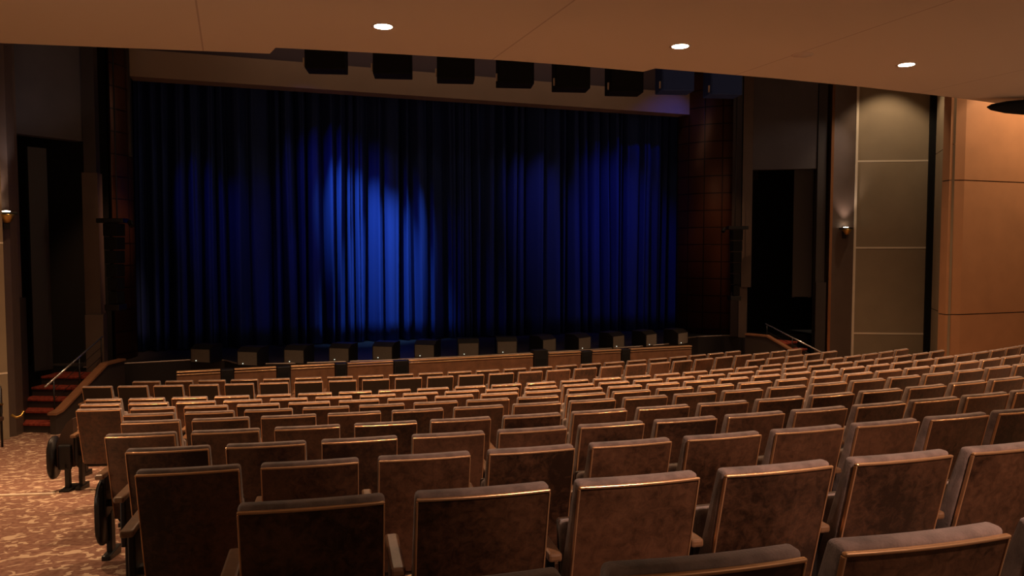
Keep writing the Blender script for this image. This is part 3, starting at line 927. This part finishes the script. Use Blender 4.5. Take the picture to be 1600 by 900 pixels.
# left-most seat's left trim corner (px, py) for the rows read off the photo and the row's right end in metres
LEFT = {5: (189, 664), 6: (192, 651), 7: (118, 642), 8: (125, 634), 9: (133, 626), 10: (160, 616), 11: (128, 607), 12: (207, 599)}
RIGHT = {8: 1491, 9: 1430, 10: 1302, 11: 1249, 12: 1167}
def project(X, Y, Z):
    d0 = X * math.sin(YAW) + Y * math.cos(YAW); x = X * math.cos(YAW) - Y * math.sin(YAW); z = Z - CAMZ
    p = math.radians(3.0)
    d = d0 * math.cos(p) - z * math.sin(p); zz = d0 * math.sin(p) + z * math.cos(p)
    if d < 0.2: return None
    return 800 + FPX * x / d, 450 - FPX * zz / d
rowname = {0: 'the row nearest the camera', 1: 'the second row from the camera', 2: 'the third row from the camera', 3: 'the fourth row from the camera', 4: 'the fifth row from the camera', 5: 'the sixth row from the camera', 6: 'the seventh row from the camera',
           7: 'the sixth row from the stage', 8: 'the fifth row from the stage', 9: 'the fourth row from the stage', 10: 'the short third row from the stage', 11: 'the second row from the stage', 12: 'the row nearest the stage'}
proto = build_seat(False)
protos = {0: proto, 1: build_seat(1), 2: build_seat(2)}
used = {0: False, 1: False, 2: False}
count = 0
for r in range(12, -1, -1):
    R = RR[r]
    pitch = PIT.get(r, 0.56)
    if r in PH:
        a0 = PH[r] - YAW
    else:
        # angle whose left trim corner projects on the measured column
        tx = LEFT[r][0]
        best = None
        for k in range(4000):
            a = math.radians(-22 + k * 0.01)
            c = a - W2 / R
            q = project(CEN[0] + R * math.sin(c), CEN[1] - R * math.cos(c), FZ[r] + BH)
            if q and (best is None or abs(q[0] - tx) < best[0]): best = (abs(q[0] - tx), a)
        a0 = best[1]
    i0 = -1 if r == 0 else 0
    i = i0
    while i < 40:
        a = a0 + i * pitch / R + (0.5 * 0)
        if r in PH: a = a0 + i * pitch / R
        x = CEN[0] + R * math.sin(a); y = CEN[1] - R * math.cos(a)
        if r == 10 and x < 9.0:
            i += 1
            i0 = i
            continue
        ql = project(CEN[0] + R * math.sin(a - W2 / R), CEN[1] - R * math.cos(a - W2 / R), FZ[r] + BH)
        qr = project(CEN[0] + R * math.sin(a + W2 / R), CEN[1] - R * math.cos(a + W2 / R), FZ[r] + BH)
        if ql is None or ql[0] > 1640 or (r in RIGHT and qr[0] > RIGHT[r] + 8): break
        end = 0 if (i != i0 or r == 0) else (2 if r not in (1, 2, 3, 7) else 1)
        t = copy_tree(protos[end])
        t.location = (x, y, FZ[r])
        t.rotation_euler = (0, 0, a + random.uniform(-0.012, 0.012))
        n = i - i0
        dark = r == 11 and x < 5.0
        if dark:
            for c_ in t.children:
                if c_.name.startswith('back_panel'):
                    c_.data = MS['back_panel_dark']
        if r == 0:
            lab = ['grey-topped seat barely peeking over the bottom edge, leftmost of the nearest row', 'grey-topped theatre seat at the bottom edge, second in the nearest row', 'large grey-topped theatre seat at bottom right, third in the nearest row', 'theatre seat cut off by the right edge in the nearest row'][min(n, 3)]
        elif n == 0:
            lab = 'theatre aisle seat at the left end of ' + rowname[r]
        else:
            lab = ('brown' if not dark else 'black-backed') + ' theatre seat, ' + ORD[n] + (' from the left aisle in ' if r != 10 else ' from the left in ') + rowname[r]
        t['label'] = lab
        t['category'] = 'seat'
        t['group'] = 'theatre seats in ' + rowname[r]
        count += 1
        i += 1
for pr in protos.values():
    for c_ in list(pr.children_recursive) + [pr]:
        bpy.data.objects.remove(c_)
print('SEATS', count)

# low folded aisle seat beside the left end of row seven
R = RR[7]
q = at(91, 700, 8.3)
a = math.atan2(q[0] - CEN[0], CEN[1] - q[1])
t = thing('folded_aisle_seat', 'low folded brown seat with black end plate beside the left aisle', 'seat', (CEN[0] + R * math.sin(a), CEN[1] - R * math.cos(a), FZ[7]), a)
bm = bmesh.new()
n = 20
lo, hi = [], []
prof = []
for k in range(n + 1):
    s_ = k / n
    prof.append((-0.13 + 0.18 * s_, 0.50 + 0.28 * math.sin(s_ * PI / 2)))
prof += [(0.05, 0.24), (-0.13, 0.24)]
for x_, z_ in prof:
    lo.append(bm.verts.new((x_, 0.16, z_))); hi.append(bm.verts.new((x_, 0.26, z_)))
for k in range(len(prof)):
    bm.faces.new((lo[k], lo[(k + 1) % len(prof)], hi[(k + 1) % len(prof)], hi[k]))
bm.faces.new(lo[::-1]); bm.faces.new(hi)
link('folded_seat', bm, M['shell'], t)
bm = bmesh.new(); box(bm, -0.10, 0.04, 0.10, 0.16, 0.22, 0.50, bevel=0.02); link('seat_underside', bm, M['black_metal'], t)
child_o = bpy.data.objects.new('end_panel', MS['end_panel']); COL.objects.link(child_o); child_o.parent = t; child_o.location = (0.15, -0.02, 0.03)
bm = bmesh.new()
box(bm, -0.03, 0.02, 0.10, 0.16, -0.03, 0.3, bevel=0.006); box(bm, -0.06, 0.05, 0.02, 0.30, -0.03, 0.02, bevel=0.006)
link('leg', bm, M['black_metal'], t)

# ------------------------------------------------------------------ chair and rope at the far left edge
p = at(-40, 640, 11.7)
t = thing('wooden_chair', 'dark wooden armchair cut off by the left edge beside the cream wall', 'chair', (p[0] + 0.0, p[1], fz_at(p[0], p[1])), math.radians(-15))
bm = bmesh.new(); box(bm, -0.24, 0.24, -0.22, 0.22, 0.40, 0.47, bevel=0.02); link('seat', bm, M['shell'], t)
bm = bmesh.new(); box(bm, -0.22, 0.22, 0.18, 0.23, 0.5, 0.92, bevel=0.02); link('backrest', bm, M['shell'], t)
for sx_ in (-1, 1):
    for sy_ in (-1, 1):
        bm = bmesh.new(); tube(bm, [(0.21 * sx_, 0.19 * sy_, -0.06), (0.2 * sx_, 0.19 * sy_, 0.42 if sy_ < 0 else 0.95)], [0.016, 0.022], 8); link('leg', bm, M['black_metal'], t, True)
    bm = bmesh.new(); tube(bm, [(0.22 * sx_, 0.2, 0.66), (0.23 * sx_, 0.0, 0.69), (0.23 * sx_, -0.2, 0.66), (0.22 * sx_, -0.2, 0.45)], 0.02, 8); link('armrest', bm, M['brass'], t, True)
p = at(24, 650, 12.75)
bm = bmesh.new()
zf = fz_at(p[0], p[1])
tube(bm, [(p[0] - 0.10, p[1] - 0.12, p[2] + 0.03), (p[0] - 0.03, p[1] - 0.12, p[2] - 0.02), (p[0] + 0.05, p[1] - 0.12, p[2] + 0.0), (p[0] + 0.06, p[1] - 0.10, p[2] + 0.08)], 0.022, 8)
o = link('barrier_rope', bm, M['brass'], None, True)
tag(o, 'short golden rope looped against the foot of the left pilaster', 'rope')
